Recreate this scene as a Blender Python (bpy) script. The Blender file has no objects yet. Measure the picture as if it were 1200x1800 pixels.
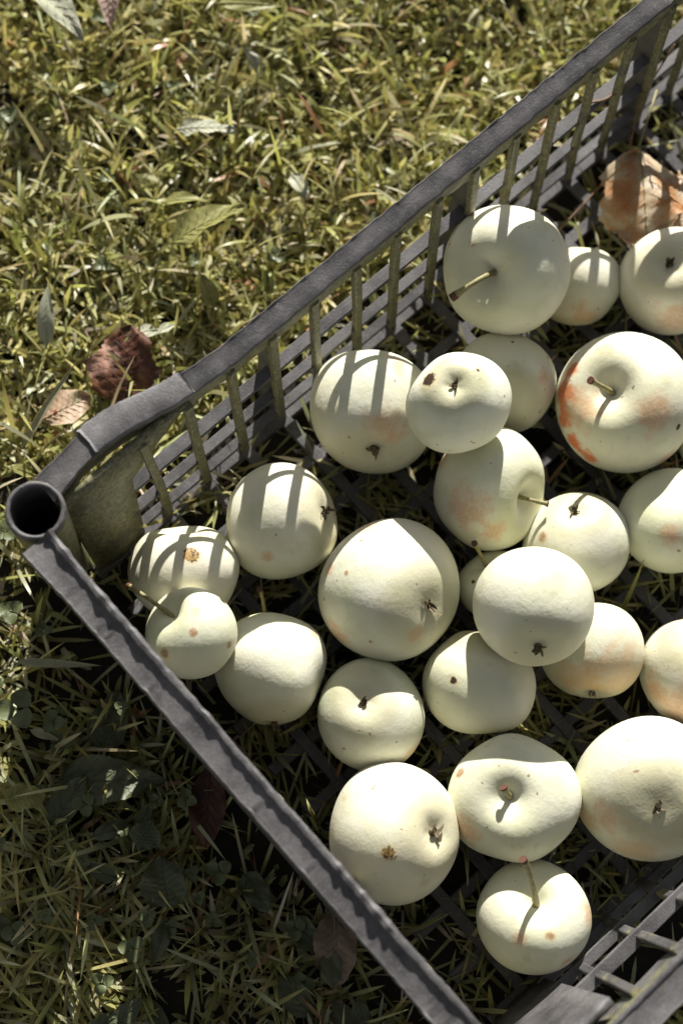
import bpy, math, random
import numpy as np
from mathutils import Vector, Matrix

# ------------------------------------------------------------------ camera, world, sun, exposure
scene = bpy.context.scene
col = scene.collection
random.seed(7)
rng = np.random.default_rng(7)

CAM_R = np.array([[0.7447401539, -0.6655577578, 0.0489384730],
                  [-0.6416931808, -0.7343148548, -0.2213855363],
                  [0.1832811088, 0.1334712140, -0.9739576326]])
CAM_C = Vector((-0.0377915, -0.2147843, 0.9660811))
cam_data = bpy.data.cameras.new('camera')
cam = bpy.data.objects.new('camera', cam_data)
col.objects.link(cam)
m3 = Matrix((CAM_R[0], -CAM_R[1], -CAM_R[2])).transposed().to_quaternion().to_matrix()
cam.matrix_world = Matrix.Translation(CAM_C) @ m3.to_4x4()
cam_data.sensor_fit = 'VERTICAL'
cam_data.sensor_height = 36.0
cam_data.lens = 2899.354741 / 1800 * 36.0
cam_data.clip_start = 0.05
cam_data.clip_end = 200
cam_data.dof.use_dof = True
cam_data.dof.focus_distance = 0.905
cam_data.dof.aperture_fstop = 4.2
scene.camera = cam

SUN = Vector((0.672, 0.609, 0.420)).normalized()
sd = bpy.data.lights.new('sun', 'SUN')
sd.energy = 5.0
sd.angle = math.radians(0.5)
sd.color = (1.0, 0.965, 0.905)
sun = bpy.data.objects.new('sun', sd)
col.objects.link(sun)
sun.rotation_euler = (-SUN).to_track_quat('-Z', 'Y').to_euler()
sun.location = (1, 1, 2)

world = bpy.data.worlds.new('World')
scene.world = world
world.use_nodes = True
wn = world.node_tree.nodes
wl = world.node_tree.links
bg = wn['Background']
sky = wn.new('ShaderNodeTexSky')
sky.sky_type = 'NISHITA'
sky.sun_disc = False
sky.sun_elevation = math.asin(SUN.z)
sky.sun_rotation = math.atan2(SUN.x, SUN.y)
hs = wn.new('ShaderNodeHueSaturation')
hs.inputs['Saturation'].default_value = 0.22
wl.new(sky.outputs[0], hs.inputs['Color'])
wl.new(hs.outputs[0], bg.inputs['Color'])
bg.inputs['Strength'].default_value = 0.045

scene.view_settings.view_transform = 'Standard'
scene.view_settings.look = 'None'
scene.view_settings.gamma = 1
scene.view_settings.use_curve_mapping = False
scene.view_settings.exposure = 0.95
scene.render.engine = 'CYCLES'
scene.cycles.max_bounces = 8
scene.cycles.transparent_max_bounces = 4

# ------------------------------------------------------------------ helpers
def tag(o, label=None, cat=None, group=None, kind=None):
    if label: o['label'] = label
    if cat: o['category'] = cat
    if group: o['group'] = group
    if kind: o['kind'] = kind
    return o

def empty(name, loc):
    o = bpy.data.objects.new(name, None)
    o.empty_display_size = 0.01
    col.objects.link(o)
    o.location = loc
    return o

def mesh_obj(name, verts, faces, mats, parent=None, smooth=True, loc=(0, 0, 0), fmat=None):
    me = bpy.data.meshes.new(name)
    me.from_pydata([tuple(map(float, v)) for v in verts], [], [tuple(int(i) for i in f) for f in faces])
    for m in (mats if isinstance(mats, (list, tuple)) else [mats]):
        me.materials.append(m)
    if smooth:
        me.polygons.foreach_set('use_smooth', [True] * len(me.polygons))
    if fmat is not None:
        me.polygons.foreach_set('material_index', fmat)
    me.update()
    o = bpy.data.objects.new(name, me)
    col.objects.link(o)
    o.location = loc
    if parent: o.parent = parent
    return o

def link_copy(o, parent, loc=None):
    c = o.copy()
    col.objects.link(c)
    c.parent = parent
    if loc is not None: c.location = loc
    return c

class Geo:
    """collects pieces of one part"""
    def __init__(self): self.v = []; self.f = []
    def add(self, v, f):
        b = len(self.v); self.v += [tuple(p) for p in v]; self.f += [tuple(i + b for i in q) for q in f]
        return self
    def box(self, x0, x1, y0, y1, z0, z1, bev=0.0006):
        b = bev
        pts = []
        for (z, k) in ((z0, 1), (z0 + b, 0), (z1 - b, 0), (z1, 1)):
            d = b * k
            pts += [(x0 + d, y0 + d, z), (x1 - d, y0 + d, z), (x1 - d, y1 - d, z), (x0 + d, y1 - d, z)]
        fs = [(3, 2, 1, 0), (12, 13, 14, 15)]
        for r in range(3):
            for k in range(4):
                a = r * 4 + k; c = r * 4 + (k + 1) % 4
                fs.append((a, c, c + 4, a + 4))
        return self.add(pts, fs)

def tube_geo(path, radii, n=10, cap=True):
    path = [Vector(p) for p in path]
    v = []; f = []
    up = Vector((0.31, 0.17, 0.93))
    for i, p in enumerate(path):
        t = (path[min(i + 1, len(path) - 1)] - path[max(i - 1, 0)]).normalized()
        a = t.cross(up)
        if a.length < 1e-3: a = t.cross(Vector((1, 0, 0)))
        a.normalize(); b = t.cross(a).normalized()
        for k in range(n):
            w = 2 * math.pi * k / n
            v.append(p + (a * math.cos(w) + b * math.sin(w)) * radii[i])
    for i in range(len(path) - 1):
        for k in range(n):
            f.append((i * n + k, i * n + (k + 1) % n, (i + 1) * n + (k + 1) % n, (i + 1) * n + k))
    if cap:
        f.append(tuple(range(n - 1, -1, -1))); f.append(tuple(range((len(path) - 1) * n, len(path) * n)))
    return v, f

def bezier(p0, p1, p2, n):
    p0, p1, p2 = Vector(p0), Vector(p1), Vector(p2)
    return [p0 * (1 - t) ** 2 + p1 * 2 * t * (1 - t) + p2 * t * t for t in [i / (n - 1) for i in range(n)]]

def noise1(n, seed, scale):
    r = np.random.default_rng(seed)
    k = max(2, int(n / scale) + 3)
    c = r.normal(size=k)
    x = np.linspace(0, k - 1.001, n)
    i = x.astype(int); t = x - i; t = t * t * (3 - 2 * t)
    return c[i] * (1 - t) + c[np.minimum(i + 1, k - 1)] * t

# ------------------------------------------------------------------ materials
def new_mat(name):
    m = bpy.data.materials.new(name)
    m.use_nodes = True
    nt = m.node_tree
    b = nt.nodes['Principled BSDF']
    return m, nt, b

def N(nt, t, **kw):
    n = nt.nodes.new(t)
    for k, v in kw.items(): setattr(n, k, v)
    return n

def noise_node(nt, vec, scale, detail=4, rough=0.55, dist=0.0):
    n = N(nt, 'ShaderNodeTexNoise')
    n.inputs['Scale'].default_value = scale
    n.inputs['Detail'].default_value = detail
    n.inputs['Roughness'].default_value = rough
    n.inputs['Distortion'].default_value = dist
    nt.links.new(vec, n.inputs['Vector'])
    return n

def ramp(nt, fac, stops):
    r = N(nt, 'ShaderNodeValToRGB')
    el = r.color_ramp.elements
    while len(el) < len(stops): el.new(0.5)
    for e, (p, c) in zip(el, stops):
        e.position = p; e.color = (*c, 1)
    nt.links.new(fac, r.inputs[0])
    return r

def maprange(nt, val, a, b, c=0.0, d=1.0, smooth=True):
    m = N(nt, 'ShaderNodeMapRange')
    if smooth: m.interpolation_type = 'SMOOTHSTEP'
    for i, q in zip(('From Min', 'From Max', 'To Min', 'To Max'), (a, b, c, d)): m.inputs[i].default_value = q
    nt.links.new(val, m.inputs['Value'])
    return m.outputs[0]

def mix(nt, fac, a, b, blend='MIX'):
    m = N(nt, 'ShaderNodeMix', data_type='RGBA', blend_type=blend)
    for s, q in ((0, fac), (6, a), (7, b)):
        if isinstance(q, (int, float)): m.inputs[s].default_value = q
        elif isinstance(q, tuple): m.inputs[s].default_value = (*q, 1)
        else: nt.links.new(q, m.inputs[s])
    return m.outputs[2]

def math_node(nt, op, a, b=0.0):
    m = N(nt, 'ShaderNodeMath', operation=op)
    for i, q in enumerate((a, b)):
        if isinstance(q, (int, float)): m.inputs[i].default_value = q
        else: nt.links.new(q, m.inputs[i])
    return m.outputs[0]

def bump(nt, b, h, strength, dist):
    n = N(nt, 'ShaderNodeBump')
    n.inputs['Strength'].default_value = strength
    n.inputs['Distance'].default_value = dist
    nt.links.new(h, n.inputs['Height'])
    nt.links.new(n.outputs[0], b.inputs['Normal'])

def plastic(name, moss):
    m, nt, b = new_mat(name)
    geo = N(nt, 'ShaderNodeNewGeometry').outputs['Position']
    n1 = noise_node(nt, geo, 55, 5, 0.6)
    n2 = noise_node(nt, geo, 700, 3, 0.7)
    n3 = noise_node(nt, geo, 1900, 2, 0.5)
    base = ramp(nt, n1.outputs[0], [(0.3, (0.046, 0.0435, 0.0445)), (0.5, (0.080, 0.0755, 0.0765)), (0.72, (0.135, 0.127, 0.127))]).outputs[0]
    c = mix(nt, maprange(nt, n2.outputs[0], 0.5, 0.75, 0, 0.45), base, (0.2, 0.19, 0.185))
    sc = N(nt, 'ShaderNodeMapping'); sc.inputs['Scale'].default_value = (40, 260, 90); sc.inputs['Rotation'].default_value = (0, 0, 0.5)
    nt.links.new(geo, sc.inputs['Vector'])
    ns = noise_node(nt, sc.outputs[0], 6, 3, 0.6)
    c = mix(nt, maprange(nt, ns.outputs[0], 0.62, 0.70, 0, 0.35), c, (0.28, 0.27, 0.26))
    dirt = noise_node(nt, geo, 130, 6, 0.7, 0.5)
    c = mix(nt, maprange(nt, dirt.outputs[0], 0.60, 0.72, 0, 0.5), c, (0.10, 0.085, 0.055))
    c = mix(nt, maprange(nt, n3.outputs[0], 0.70, 0.76, 0, 0.6), c, (0.42, 0.40, 0.37))
    if moss > 0:  # olive growth, also used as the bounce-light tint of ribs and skirts
        mo = noise_node(nt, geo, 38, 6, 0.65, 0.4)
        mo2 = noise_node(nt, geo, 420, 4, 0.7)
        mcol = ramp(nt, mo2.outputs[0], [(0.32, (0.055, 0.052, 0.02)), (0.5, (0.165, 0.156, 0.08)), (0.68, (0.30, 0.285, 0.17))]).outputs[0]
        c = mix(nt, maprange(nt, mo.outputs[0], 0.5 - 0.28 * moss, 0.62 - 0.2 * moss, 0, 0.92), c, mcol)
    nt.links.new(c, b.inputs['Base Color'])
    rr = maprange(nt, n1.outputs[0], 0.3, 0.7, 0.42, 0.62)
    nt.links.new(rr, b.inputs['Roughness'])
    b.inputs['Specular IOR Level'].default_value = 0.4
    hsum = math_node(nt, 'ADD', n2.outputs[0], math_node(nt, 'MULTIPLY', n3.outputs[0], 0.5))
    n4 = noise_node(nt, geo, 170, 5, 0.7)
    hsum = math_node(nt, 'ADD', hsum, math_node(nt, 'MULTIPLY', n4.outputs[0], 0.35))
    bump(nt, b, hsum, 0.42, 0.0006)
    return m

M_PLASTIC = plastic('weathered_plastic', 0.0)
M_MOSS_BOUNCE = plastic('algae_and_bounce_tint_plastic', 0.75)  # algae on the panels; on ribs and rail skirts, bounced light as colour
M_DUSTY = plastic('dusty_plastic', 0.05)
M_PAD = plastic('pale_worn_plastic', 0.0)
for n_ in M_PAD.node_tree.nodes:
    if n_.type == 'VALTORGB':
        for e_ in n_.color_ramp.elements: e_.color = tuple(min(1, q * 1.5) for q in e_.color[:3]) + (1,)

def leafy(name, stops, nscale=60, rough=0.5, transl=0.35, use_attr=False, vein=None, spots=None):
    m, nt, b = new_mat(name)
    out = nt.nodes['Material Output']
    if use_attr:
        at = N(nt, 'ShaderNodeAttribute'); at.attribute_name = 'tint'
        c = at.outputs['Color']
    else:
        vec = N(nt, 'ShaderNodeTexCoord').outputs['Object']
        nn = noise_node(nt, vec, nscale, 5, 0.6, 0.3)
        c = ramp(nt, nn.outputs[0], stops).outputs[0]
        n2 = noise_node(nt, vec, 900, 3, 0.6)
        c = mix(nt, maprange(nt, n2.outputs[0], 0.45, 0.7, 0, 0.25), c, tuple(0.45 * q for q in stops[0][1]))
        if spots:
            n3 = noise_node(nt, vec, spots[0], 3, 0.5)
            c = mix(nt, maprange(nt, n3.outputs[0], spots[1], spots[1] + 0.06), c, spots[2])
        bump(nt, b, n2.outputs[0], 0.3, 0.0005)
    nt.links.new(c, b.inputs['Base Color'])
    b.inputs['Roughness'].default_value = rough
    b.inputs['Specular IOR Level'].default_value = 0.45
    tr = N(nt, 'ShaderNodeBsdfTranslucent')
    tc = mix(nt, 1.0, c, (1.0, 1.0, 0.72), 'MULTIPLY')
    nt.links.new(tc, tr.inputs['Color'])
    ms = N(nt, 'ShaderNodeMixShader')
    ms.inputs[0].default_value = transl
    nt.links.new(b.outputs[0], ms.inputs[1]); nt.links.new(tr.outputs[0], ms.inputs[2])
    nt.links.new(ms.outputs[0], out.inputs['Surface'])
    return m

M_GRASS = leafy('grass_blades', None, use_attr=True, rough=0.36, transl=0.42)
M_CLOVER = leafy('clover_leaf', [(0.3, (0.10, 0.125, 0.05)), (0.7, (0.17, 0.19, 0.085))], 90, 0.45, 0.3)
M_WEED = leafy('weed_leaf', [(0.3, (0.30, 0.295, 0.09)), (0.7, (0.40, 0.385, 0.14))], 70, 0.5, 0.45)
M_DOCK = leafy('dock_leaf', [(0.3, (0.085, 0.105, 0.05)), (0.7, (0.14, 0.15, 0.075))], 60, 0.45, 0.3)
M_PALE = leafy('pale_leaf', [(0.3, (0.36, 0.37, 0.25)), (0.7, (0.5, 0.5, 0.38))], 60, 0.55, 0.3)
M_STRAW = leafy('dry_straw', [(0.3, (0.30, 0.29, 0.17)), (0.7, (0.42, 0.40, 0.25))], 80, 0.55, 0.25)
M_BROWN = leafy('brown_leaf', [(0.3, (0.035, 0.015, 0.009)), (0.5, (0.10, 0.036, 0.018)), (0.64, (0.19, 0.075, 0.035)), (0.78, (0.36, 0.22, 0.15))], 85, 0.5, 0.22, spots=(30, 0.6, (0.42, 0.24, 0.18)))
M_ORANGE = leafy('orange_leaf', [(0.27, (0.52, 0.17, 0.035)), (0.42, (0.62, 0.38, 0.19)), (0.52, (0.70, 0.58, 0.42))], 42, 0.5, 0.42)
M_PEACH = leafy('peach_leaf', [(0.3, (0.40, 0.24, 0.14)), (0.6, (0.52, 0.40, 0.27)), (0.75, (0.34, 0.32, 0.14))], 60, 0.55, 0.3, spots=(140, 0.66, (0.3, 0.08, 0.03)))
M_DRY = leafy('dry_grey_leaf', [(0.3, (0.2, 0.14, 0.09)), (0.7, (0.38, 0.28, 0.19))], 60, 0.6, 0.2)
M_PINK = leafy('pinkish_leaf', [(0.3, (0.5, 0.34, 0.27)), (0.7, (0.6, 0.47, 0.4))], 60, 0.55, 0.25)
M_TWIG = leafy('twig_bark', [(0.35, (0.10, 0.055, 0.03)), (0.65, (0.25, 0.16, 0.09))], 200, 0.7, 0.0)

m, nt, b = new_mat('stem_bark')
v = N(nt, 'ShaderNodeTexCoord').outputs['Object']
nn = noise_node(nt, v, 500, 4, 0.6)
nt.links.new(ramp(nt, nn.outputs[0], [(0.3, (0.13, 0.11, 0.035)), (0.6, (0.27, 0.24, 0.10)), (0.8, (0.36, 0.28, 0.15))]).outputs[0], b.inputs['Base Color'])
b.inputs['Roughness'].default_value = 0.55
bump(nt, b, nn.outputs[0], 0.5, 0.0006)
M_STEM = m
m, nt, b = new_mat('stem_end')
b.inputs['Base Color'].default_value = (0.085, 0.03, 0.016, 1); b.inputs['Roughness'].default_value = 0.7
M_STEMEND = m
m, nt, b = new_mat('calyx_dry')
v = N(nt, 'ShaderNodeTexCoord').outputs['Object']
nn = noise_node(nt, v, 450, 4, 0.6)
nt.links.new(ramp(nt, nn.outputs[0], [(0.3, (0.025, 0.017, 0.009)), (0.5, (0.11, 0.08, 0.035)), (0.7, (0.25, 0.2, 0.12))]).outputs[0], b.inputs['Base Color'])
b.inputs['Roughness'].default_value = 0.75
M_CALYX = m

SPOT_COL = {'r': ((0.34, 0.14, 0.04), 0.85, 0.5), 'b': ((0.60, 0.30, 0.13), 0.66, 1.0), 'h': ((0.03, 0.012, 0.006), 0.97, 0.3),
            's': ((0.60, 0.14, 0.03), 0.95, 0.8), 'g': ((0.27, 0.24, 0.12), 0.35, 1.0), 'd': ((0.27, 0.11, 0.035), 0.75, 0.5),
            'o': ((0.66, 0.38, 0.15), 0.6, 1.0), 'c': ((0.36, 0.22, 0.07), 0.95, 0.12)}

def apple_mat(i, axis, r, spots, seed):
    rr = random.Random(seed)
    m, nt, b = new_mat('apple_skin_%d' % i)
    vec = N(nt, 'ShaderNodeTexCoord').outputs['Object']
    off = N(nt, 'ShaderNodeVectorMath', operation='ADD')
    nt.links.new(vec, off.inputs[0]); off.inputs[1].default_value = (rr.random() * 3, rr.random() * 3, rr.random() * 3)
    v2 = off.outputs[0]
    n1 = noise_node(nt, v2, 36, 5, 0.6)
    a = 0.015 * rr.uniform(-1, 1)
    c = ramp(nt, n1.outputs[0], [(0.28, (0.59 + a, 0.60, 0.42)), (0.5, (0.695 + a, 0.68, 0.535)), (0.74, (0.745 + a, 0.72, 0.60))]).outputs[0]
    # greener towards the stem hollow, fine green lenticels under the skin
    dp = N(nt, 'ShaderNodeVectorMath', operation='DOT_PRODUCT')
    nt.links.new(vec, dp.inputs[0]); dp.inputs[1].default_value = tuple(q / r for q in axis)
    c = mix(nt, maprange(nt, dp.outputs['Value'], 0.5, 0.9, 0, 0.45), c, (0.50, 0.50, 0.25))
    c = mix(nt, maprange(nt, dp.outputs['Value'], -0.60, -0.80, 0, 0.5), c, (0.42, 0.38, 0.19))
    c = mix(nt, maprange(nt, dp.outputs['Value'], -0.72, -0.80, 0, 0.55) if False else 0.0, c, (0.2, 0.14, 0.05))
    vo = N(nt, 'ShaderNodeTexVoronoi'); vo.inputs['Scale'].default_value = 330
    nt.links.new(v2, vo.inputs['Vector'])
    c = mix(nt, maprange(nt, vo.outputs['Distance'], 0.05, 0.16, 0.25, 0), c, (0.72, 0.72, 0.56))
    wd_ = Vector((rr.uniform(-1, 1), rr.uniform(-1, 1), rr.uniform(-1, 0.6))).normalized() / r
    d3 = N(nt, 'ShaderNodeVectorMath', operation='DOT_PRODUCT')
    nt.links.new(vec, d3.inputs[0]); d3.inputs[1].default_value = tuple(wd_)
    wf = math_node(nt, 'MULTIPLY', maprange(nt, d3.outputs['Value'], 0.1, 1.0, 0, rr.uniform(0.1, 0.5)), maprange(nt, n1.outputs[0], 0.35, 0.6, 0.4, 1.0))
    c = mix(nt, wf, c, rr.choice(((0.70, 0.54, 0.32), (0.66, 0.58, 0.33), (0.54, 0.57, 0.31))))
    # scattered brown specks
    sp = noise_node(nt, v2, 230, 2, 0.4)
    c = mix(nt, maprange(nt, sp.outputs[0], 0.735, 0.765, 0, 0.7), c, (0.22, 0.12, 0.045))
    sm = noise_node(nt, v2, 75, 5, 0.7, 0.6)
    c = mix(nt, maprange(nt, sm.outputs[0], 0.60, 0.74, 0, 0.32), c, (0.40, 0.33, 0.18))
    nb = noise_node(nt, v2, 120, 4, 0.65)
    nsm = noise_node(nt, v2, 480, 3, 0.6)
    nf = noise_node(nt, v2, 600, 3, 0.6)
    for (x, y, z, rad, k) in spots:
        colr, amt, soft = SPOT_COL[k]
        d = N(nt, 'ShaderNodeVectorMath', operation='DISTANCE')
        nt.links.new(vec, d.inputs[0]); d.inputs[1].default_value = (x, y, z)
        wob = math_node(nt, 'MULTIPLY', math_node(nt, 'SUBTRACT', (nb if rad > 0.005 else nsm).outputs[0], 0.5), rad * (2.2 if rad > 0.005 else 1.0))
        dist = math_node(nt, 'ADD', d.outputs['Value'], wob)
        edge0, edge1 = rad * (1 - 0.75 * soft), rad * (1 + 0.35 * soft)
        fac = maprange(nt, dist, edge0, edge1, amt, 0)
        if soft >= 0.5:
            fac = math_node(nt, 'MULTIPLY', fac, maprange(nt, nf.outputs[0], 0.3, 0.6, 0.82 if k == 's' else 0.6, 1.0))
        if k in 'hdc':     # corky halo round a hole
            c = mix(nt, maprange(nt, dist, rad * 0.9, rad * 1.7, 0.55, 0), c, (0.62, 0.5, 0.27))
        c = mix(nt, fac, c, colr)
        if k == 'c':       # speckled scab
            c = mix(nt, math_node(nt, 'MULTIPLY', fac, maprange(nt, nf.outputs[0], 0.50, 0.56, 0, 0.95)), c, (0.045, 0.025, 0.012))
    nt.links.new(c, b.inputs['Base Color'])
    rg = maprange(nt, n1.outputs[0], 0.3, 0.7, 0.44, 0.56)
    nt.links.new(rg, b.inputs['Roughness'])
    b.inputs['Specular IOR Level'].default_value = 0.42
    b.inputs['Subsurface Weight'].default_value = 0.18
    b.inputs['Subsurface Radius'].default_value = (1.0, 0.85, 0.4)
    b.inputs['Subsurface Scale'].default_value = 0.004
    hh = math_node(nt, 'ADD', math_node(nt, 'MULTIPLY', nf.outputs[0], 0.25), nb.outputs[0])
    bump(nt, b, hh, 0.35, 0.0012)
    return m

m, nt, b = new_mat('soil')
v = N(nt, 'ShaderNodeNewGeometry').outputs['Position']
n1 = noise_node(nt, v, 45, 6, 0.65); n2 = noise_node(nt, v, 1.3, 4, 0.5)
c = ramp(nt, n1.outputs[0], [(0.3, (0.008, 0.006, 0.003)), (0.6, (0.02, 0.016, 0.009)), (0.75, (0.04, 0.034, 0.015))]).outputs[0]
far = ramp(nt, n2.outputs[0], [(0.35, (0.05, 0.06, 0.018)), (0.65, (0.085, 0.09, 0.03))]).outputs[0]
ln = N(nt, 'ShaderNodeVectorMath', operation='LENGTH'); nt.links.new(v, ln.inputs[0])
c = mix(nt, maprange(nt, ln.outputs['Value'], 1.3, 2.4), c, far)
nt.links.new(c, b.inputs['Base Color']); b.inputs['Roughness'].default_value = 0.95
bump(nt, b, n1.outputs[0], 0.8, 0.004)
M_SOIL = m
# ------------------------------------------------------------------ ground
gv = []; gf = []
ring = [0, 0.3, 0.7, 1.2, 2, 4, 9, 20, 45, 90]
gv.append((0, 0, 0))
for i, r in enumerate(ring[1:]):
    for k in range(48):
        w = 2 * math.pi * k / 48
        gv.append((0.2 + r * math.cos(w), -0.15 + r * math.sin(w), 0.0))
for k in range(48): gf.append((0, 1 + k, 1 + (k + 1) % 48))
for i in range(len(ring) - 2):
    for k in range(48):
        a = 1 + i * 48 + k; b_ = 1 + i * 48 + (k + 1) % 48
        gf.append((a, a + 48, b_ + 48, b_))
gv[0] = (0.2, -0.15, 0)
g = mesh_obj('ground', gv, gf, M_SOIL)
tag(g, 'dark soil of the lawn under grass and crate', 'ground', kind='structure')

# ------------------------------------------------------------------ crate
L = 0.6617; W = 0.373; H = 0.1428
crate = empty('fruit_crate', (0, 0, 0))
tag(crate, 'weathered dark grey plastic harvest crate with open ribbed walls, holding pale apples on the lawn', 'crate')

def make_rail(name, s0, s1, place, width, lip_w, lip_h, seed, skirt_in=0.013, skirt_out=0.004, flare=None, rough=1.0, lumps=0.0, drop=0.0, skirt_mat=None, inner_drop=0.0):
    """inverted U channel; place(s, a, b) -> point: s along, a across (towards the inside), b up from the rail top"""
    n = 240
    S = np.linspace(s0, s1, n)
    e1 = noise1(n, seed, 1.6) * 0.00014 * rough + noise1(n, seed + 9, 40) * 0.00018
    e2 = noise1(n, seed + 1, 1.5) * 0.00014 * rough + noise1(n, seed + 8, 40) * 0.00018
    e3 = 0.7 * noise1(n, seed + 2, 26) + 0.45 * noise1(n, seed + 7, 7) + 0.3 * noise1(n, seed + 6, 2.2)
    lump = np.zeros(n)
    r = np.random.default_rng(seed + 3)
    for _ in range(22):
        c0 = r.uniform(min(s0, s1), max(s0, s1)); lump += lumps * r.uniform(0.2, 1.15) ** 1.5 * np.exp(-((S - c0) / r.uniform(0.0018, 0.006)) ** 2)
    slow = noise1(n, seed + 5, 45)
    hgt = noise1(n, seed + 4, 50) * 0.0004
    verts = []
    h = width / 2
    for i in range(n):
        s = S[i]
        o, up, wd = flare(s) if flare else (0, 0, 1)
        lw = lip_w * (1 + 0.14 * e3[i]) + lump[i] * 0.6
        lh = lip_h * (1 + 0.2 * e3[i]) + lump[i]
        ho = h * wd + e1[i]; hi = h * wd + e2[i] + lump[i] * 0.35
        prof = [(-ho, -skirt_out), (-ho, -0.0008), (-ho + 0.0008, 0.0003 + abs(e1[i])), (-ho + 0.0020, -0.0002),
                (hi - max(lw, 0.0) - 0.0008 - (0.0030 if inner_drop else 0), -0.0002), (hi - lw + 0.0002, lh * 0.75), (hi - lw * 0.5, lh), (hi - 0.0004, lh * 0.7),
                (hi, -0.0008), (hi - 0.0006, -skirt_in), (hi - 0.0024, -skirt_in), (hi - 0.0026, -0.0026),
                (-ho + 0.0022, -0.0026), (-ho + 0.0020, -skirt_out)]
        idr = inner_drop * (0.25 + 0.75 * min(1.0, max(0.0, 0.55 + 0.6 * slow[i])))
        for a, bb in prof:
            if idr and a > hi - 0.0052 and bb > -0.0025: bb -= idr * ((a - hi + 0.0052) / 0.0052) ** 1.3
            bb -= drop * min(1.0, abs(s - s0) / 0.05, abs(s - s1) / 0.05) * max(0.0, min(1.0, (hi - lw - a) / (width - lip_w)))
            verts.append(place(s, a - o, bb + up + hgt[i]))
    k = 14
    faces = []; fm = []
    for i in range(n - 1):
        for j in range(k):
            a = i * k + j; c = i * k + (j + 1) % k
            faces.append((a, c, c + k, a + k)); fm.append(1 if j in (8, 9, 10, 11) else 0)
    faces.append(tuple(range(k))); fm.append(0)
    faces.append(tuple(range((n - 1) * k + k - 1, (n - 1) * k - 1, -1))); fm.append(0)
    o = mesh_obj(name, verts, faces, [M_PLASTIC, skirt_mat or M_MOSS_BOUNCE], crate, True, fmat=fm)  # default skirt colour holds the olive light bounced onto its shaded face
    md = o.data
    for e in md.edges: pass
    try:
        md.set_sharp_from_angle(angle=math.radians(38))
    except Exception:
        pass
    return o

def flare1(s):   # bent out and widened beside the corner post, as on the photographed crate
    o = float(np.interp(s, [0.011, 0.028, 0.048, 0.064, 0.092, 0.13], [0.0062, 0.0092, 0.0112, 0.0098, 0.0030, 0.0]))
    w = float(np.interp(s, [0.011, 0.028, 0.048, 0.064, 0.092, 0.13], [0.0165, 0.0140, 0.0150, 0.0152, 0.0134, 0.0122]))
    return (o, 0.0, w / 0.0122)

make_rail('rail', 0.011, L - 0.012, lambda s, a, b: (s, -a, H + b), 0.0122, 0.0012, 0.0003, 11, flare=flare1, rough=1.9, skirt_in=0.0185, inner_drop=0.0026, lumps=0.00035)
make_rail('rail', -0.012, -W - 0.001, lambda s, a, b: (-0.0095 + a, s, H + b), 0.0172, 0.0036, 0.0018, 31, rough=1.2, lumps=0.0014, flare=lambda s: (0.0, 0.0, 1.0 + 0.16 * max(0.0, 1 - abs(s + 0.012) / 0.03)), drop=0.0034, skirt_out=0.012)
make_rail('rail', 0.011, L - 0.012, lambda s, a, b: (s, -0.3850 + a, H + b), 0.0172, 0.0030, 0.0012, 51, lumps=0.0005, skirt_in=0.030, skirt_mat=M_DUSTY)
make_rail('rail', -0.012, -W - 0.001, lambda s, a, b: (L + 0.0095 - a, s, H + b), 0.0172, 0.0030, 0.0012, 71, lumps=0.0005)

# thick pale pad on the back rail beside the corner post
def rail_pad():
    n = 40; S = np.linspace(0.044, 0.103, n); v = []; f = []
    r = np.random.default_rng(5)
    for i, s in enumerate(S):
        o, _, wd = flare1(s); h = 0.0061 * wd
        en = 1 - 0.25 * (i in (0, n - 1))
        a0 = -h - 0.0010 + r.normal() * 0.00022; a1 = h + 0.0002 + r.normal() * 0.00018
        for a, b in ((a0, -0.006), (a0 - 0.0002, 0.0005), (a0 + 0.0012, 0.0010 * en), (0, 0.0012 * en), (a1 - 0.0010, 0.0009 * en), (a1, 0.0004), (a1, -0.0045)):
            v.append((s + r.normal() * 0.0002 + (0.0015 * math.sin(a * 900) if i in (0, n - 1) else 0), -(a - o), H + b))
    for i in range(n - 1):
        for k in range(6): f.append((i * 7 + k, i * 7 + k + 1, i * 7 + k + 8, i * 7 + k + 7))
    f.append(tuple(range(7))); f.append(tuple(range((n - 1) * 7 + 6, (n - 1) * 7 - 1, -1)))
    mesh_obj('rail_pad', v, f, [M_PAD], crate, True)
rail_pad()
def post_mesh():
    n = 40
    prof = [(0.0128, 0.003), (0.0128, 0.070), (0.0128, H - 0.0004), (0.0133, H + 0.0006), (0.0146, H + 0.0008), (0.0154, H - 0.0002), (0.0156, H - 0.006),
            (0.0152, 0.09), (0.0142, 0.045), (0.0136, 0.003)]
    v = []; f = []
    for i, (r, z) in enumerate(prof):
        for k in range(n):
            w = 2 * math.pi * k / n
            rr = r * (1 + 0.012 * math.sin(3 * w + i) + (0.02 * random.uniform(-1, 1) if i in (3, 4, 5) else 0))
            v.append((rr * math.cos(w), rr * math.sin(w), z))
    for i in range(len(prof) - 1):
        for k in range(n):
            f.append((i * n + k, i * n + (k + 1) % n, (i + 1) * n + (k + 1) % n, (i + 1) * n + k))
    b0 = len(v)
    v.append((0, 0, 0.045))
    for k in range(n):
        w = 2 * math.pi * k / n; v.append((0.0127 * math.cos(w), 0.0127 * math.sin(w), 0.045))
    for k in range(n): f.append((b0, b0 + 1 + k, b0 + 1 + (k + 1) % n))
    fm = [0 if j // n < 6 else 1 for j in range((len(prof) - 1) * n)] + [0] * n
    return v, f, fm
v, f, fm = post_mesh()
post = mesh_obj('corner_post', v, f, [M_PLASTIC, M_MOSS_BOUNCE], crate, True, (0.0006, 0.001, 0), fmat=fm)
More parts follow.
